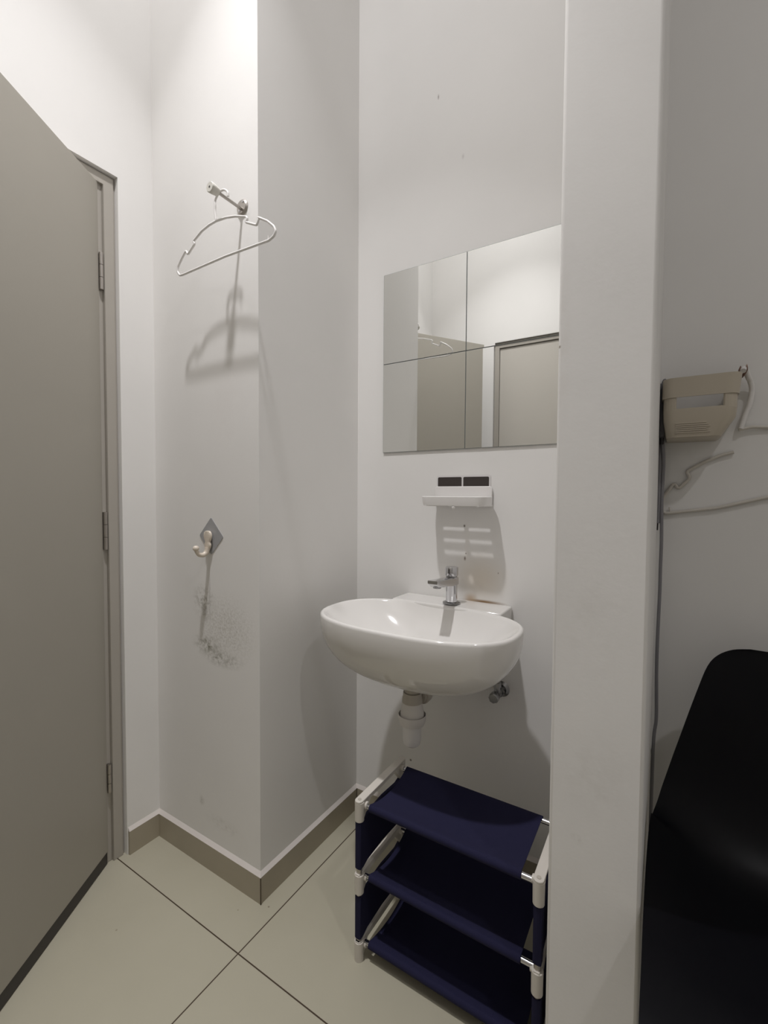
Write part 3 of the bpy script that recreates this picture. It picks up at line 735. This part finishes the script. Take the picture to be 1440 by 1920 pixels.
# ------------------------------------------------------------------ grey cord hanging beside the pillar
cb = thing('power_cord', (-0.015, SW, 1.44), 'grey cord folded beside the caddy and trailing down the pillar corner', 'cord')
cy_ = 1.325
l1 = smoothpath([(-0.0155, cy_, 1.4400), (-0.0170, cy_, 1.3967), (-0.0172, cy_, 1.3098), (-0.0185, cy_, 1.2476), (-0.0180, cy_, 1.1727), (-0.0185, cy_, 1.1101), (-0.0190, cy_, 1.095)], 6)
MB().tube(l1, 0.0042, 8).build('cord_loop', m_cable, cb, smooth=True)
MB().tube([(-0.0190, cy_, 1.096), (-0.0195, cy_, 1.0774)], 0.0016, 8).build('cord_tip', m_dark, cb, smooth=True)
l2 = smoothpath([(-0.0155, cy_-0.005, 1.4400), (-0.0120, cy_-0.012, 1.4440), (-0.0125, cy_-0.014, 1.42), (-0.0140, cy_-0.013, 1.3712), (-0.0130, cy_-0.010, 1.297), (-0.0100, cy_, 1.2473), (-0.0115, cy_, 1.1478), (-0.0100, cy_, 1.0478), (-0.0105, cy_, 0.98), (-0.0105, cy_, 0.9207), (-0.0125, cy_, 0.80), (-0.0125, cy_, 0.7208), (-0.0110, cy_, 0.65), (-0.0105, cy_, 0.5956), (-0.0150, cy_, 0.53), (-0.0160, cy_, 0.30), (-0.0150, cy_, 0.10)], 6)
MB().tube(l2, 0.0040, 8).build('cord', m_cable, cb, smooth=True)
for (dx_, dz_, ll) in ((-0.0015, 0.0, 0.130), (0.002, -0.004, 0.128), (0.0035, -0.002, 0.125)):
    MB().tube(smoothpath([(-0.0165+dx_, cy_-0.020-dx_, 1.436+dz_), (-0.0165+dx_*0.5, cy_-0.022, 1.38), (-0.0160+dx_, cy_-0.018, 1.436-ll)], 5), 0.0038, 8).build('cord_coil', m_cable, cb, smooth=True)
MB().lathe([(0.0, 1.2885), (0.0042, 1.2885), (0.0042, 1.3040), (0.0, 1.3040)], (-0.0148, cy_-0.019, 0), 'z', 10).build('cable_tie', m_dark, cb)

# ------------------------------------------------------------------ black shell chair
CX = 0.218
ch = thing('chair', (CX, 1.02, 0), 'black moulded plastic shell chair in the recess right of the pillar', 'chair')
# centre line of the shell (y, z) from front lip to back top, with half widths and edge lift
spine = [(0.640, 0.400, 0.228, 0.004), (0.655, 0.440, 0.233, 0.008), (0.74, 0.452, 0.234, 0.020), (0.84, 0.442, 0.235, 0.045), (0.96, 0.435, 0.234, 0.080),
         (1.05, 0.445, 0.230, 0.100), (1.10, 0.480, 0.226, 0.085), (1.135, 0.535, 0.214, 0.060), (1.160, 0.60, 0.196, 0.045), (1.180, 0.67, 0.175, 0.035),
         (1.200, 0.74, 0.153, 0.026), (1.215, 0.79, 0.135, 0.018), (1.223, 0.815, 0.116, 0.012), (1.228, 0.830, 0.090, 0.008), (1.230, 0.836, 0.060, 0.005)]
nS = len(spine); nx = 20
fine = []
for i in range(nS-1):
    for k in range(4):
        t = k/4
        p0 = spine[max(i-1, 0)]; p1 = spine[i]; p2 = spine[i+1]; p3 = spine[min(i+2, nS-1)]
        fine.append(tuple(0.5*((2*b_) + (c_-a_)*t + (2*a_-5*b_+4*c_-d_)*t*t + (3*b_-a_-3*c_+d_)*t**3) for a_, b_, c_, d_ in zip(p0, p1, p2, p3)))
fine.append(spine[-1])
def shell_pt(i, u, off):
    y, z, hw, lift = fine[i]
    a_ = fine[max(i-1, 0)]; b_ = fine[min(i+1, len(fine)-1)]
    ty_, tz_ = b_[0]-a_[0], b_[1]-a_[1]; L_ = math.hypot(ty_, tz_) or 1
    ny, nz_ = -tz_/L_, ty_/L_          # towards the sitter
    l = lift*abs(u)**2.6 + off
    return (CX + hw*u, y + ny*l, z + nz_*l)
g = MB(); bm = g.bm
top = [[bm.verts.new(shell_pt(i, -1+2*j_/nx, 0.0)) for j_ in range(nx+1)] for i in range(len(fine))]
bot = [[bm.verts.new(shell_pt(i, -1+2*j_/nx, -0.005)) for j_ in range(nx+1)] for i in range(len(fine))]
nf = len(fine)
for i in range(nf-1):
    for j_ in range(nx):
        bm.faces.new((top[i][j_], top[i][j_+1], top[i+1][j_+1], top[i+1][j_])); bm.faces.new((bot[i][j_], bot[i+1][j_], bot[i+1][j_+1], bot[i][j_+1]))
    bm.faces.new((top[i][0], top[i+1][0], bot[i+1][0], bot[i][0])); bm.faces.new((top[i][nx], bot[i][nx], bot[i+1][nx], top[i+1][nx]))
for j_ in range(nx):
    bm.faces.new((top[0][j_], bot[0][j_], bot[0][j_+1], top[0][j_+1])); bm.faces.new((top[-1][j_], top[-1][j_+1], bot[-1][j_+1], bot[-1][j_]))
g.build('seat_shell', m_black, ch, smooth=True, angle=60)
for sx in (-1, 1):
    for sy in (-1, 1):
        MB().tube([(CX+sx*0.12, 0.93+sy*0.10, 0.425), (CX+sx*0.205, 0.93+sy*0.19, 0.0)], 0.014, 14, rads=[0.016, 0.011]).build('leg', m_blackwood, ch, smooth=True)
for a_, b_ in (((CX-0.16, 0.81, 0.22), (CX+0.16, 1.09, 0.22)), ((CX+0.16, 0.81, 0.224), (CX-0.16, 1.09, 0.224))):
    MB().tube([a_, b_], 0.004, 8).build('brace_wire', m_dark, ch, smooth=True)
for y_ in (0.84, 1.045): MB().box(CX-0.13, y_, 0.418, CX+0.13, y_+0.015, 0.428).build('seat_bracket', m_dark, ch)
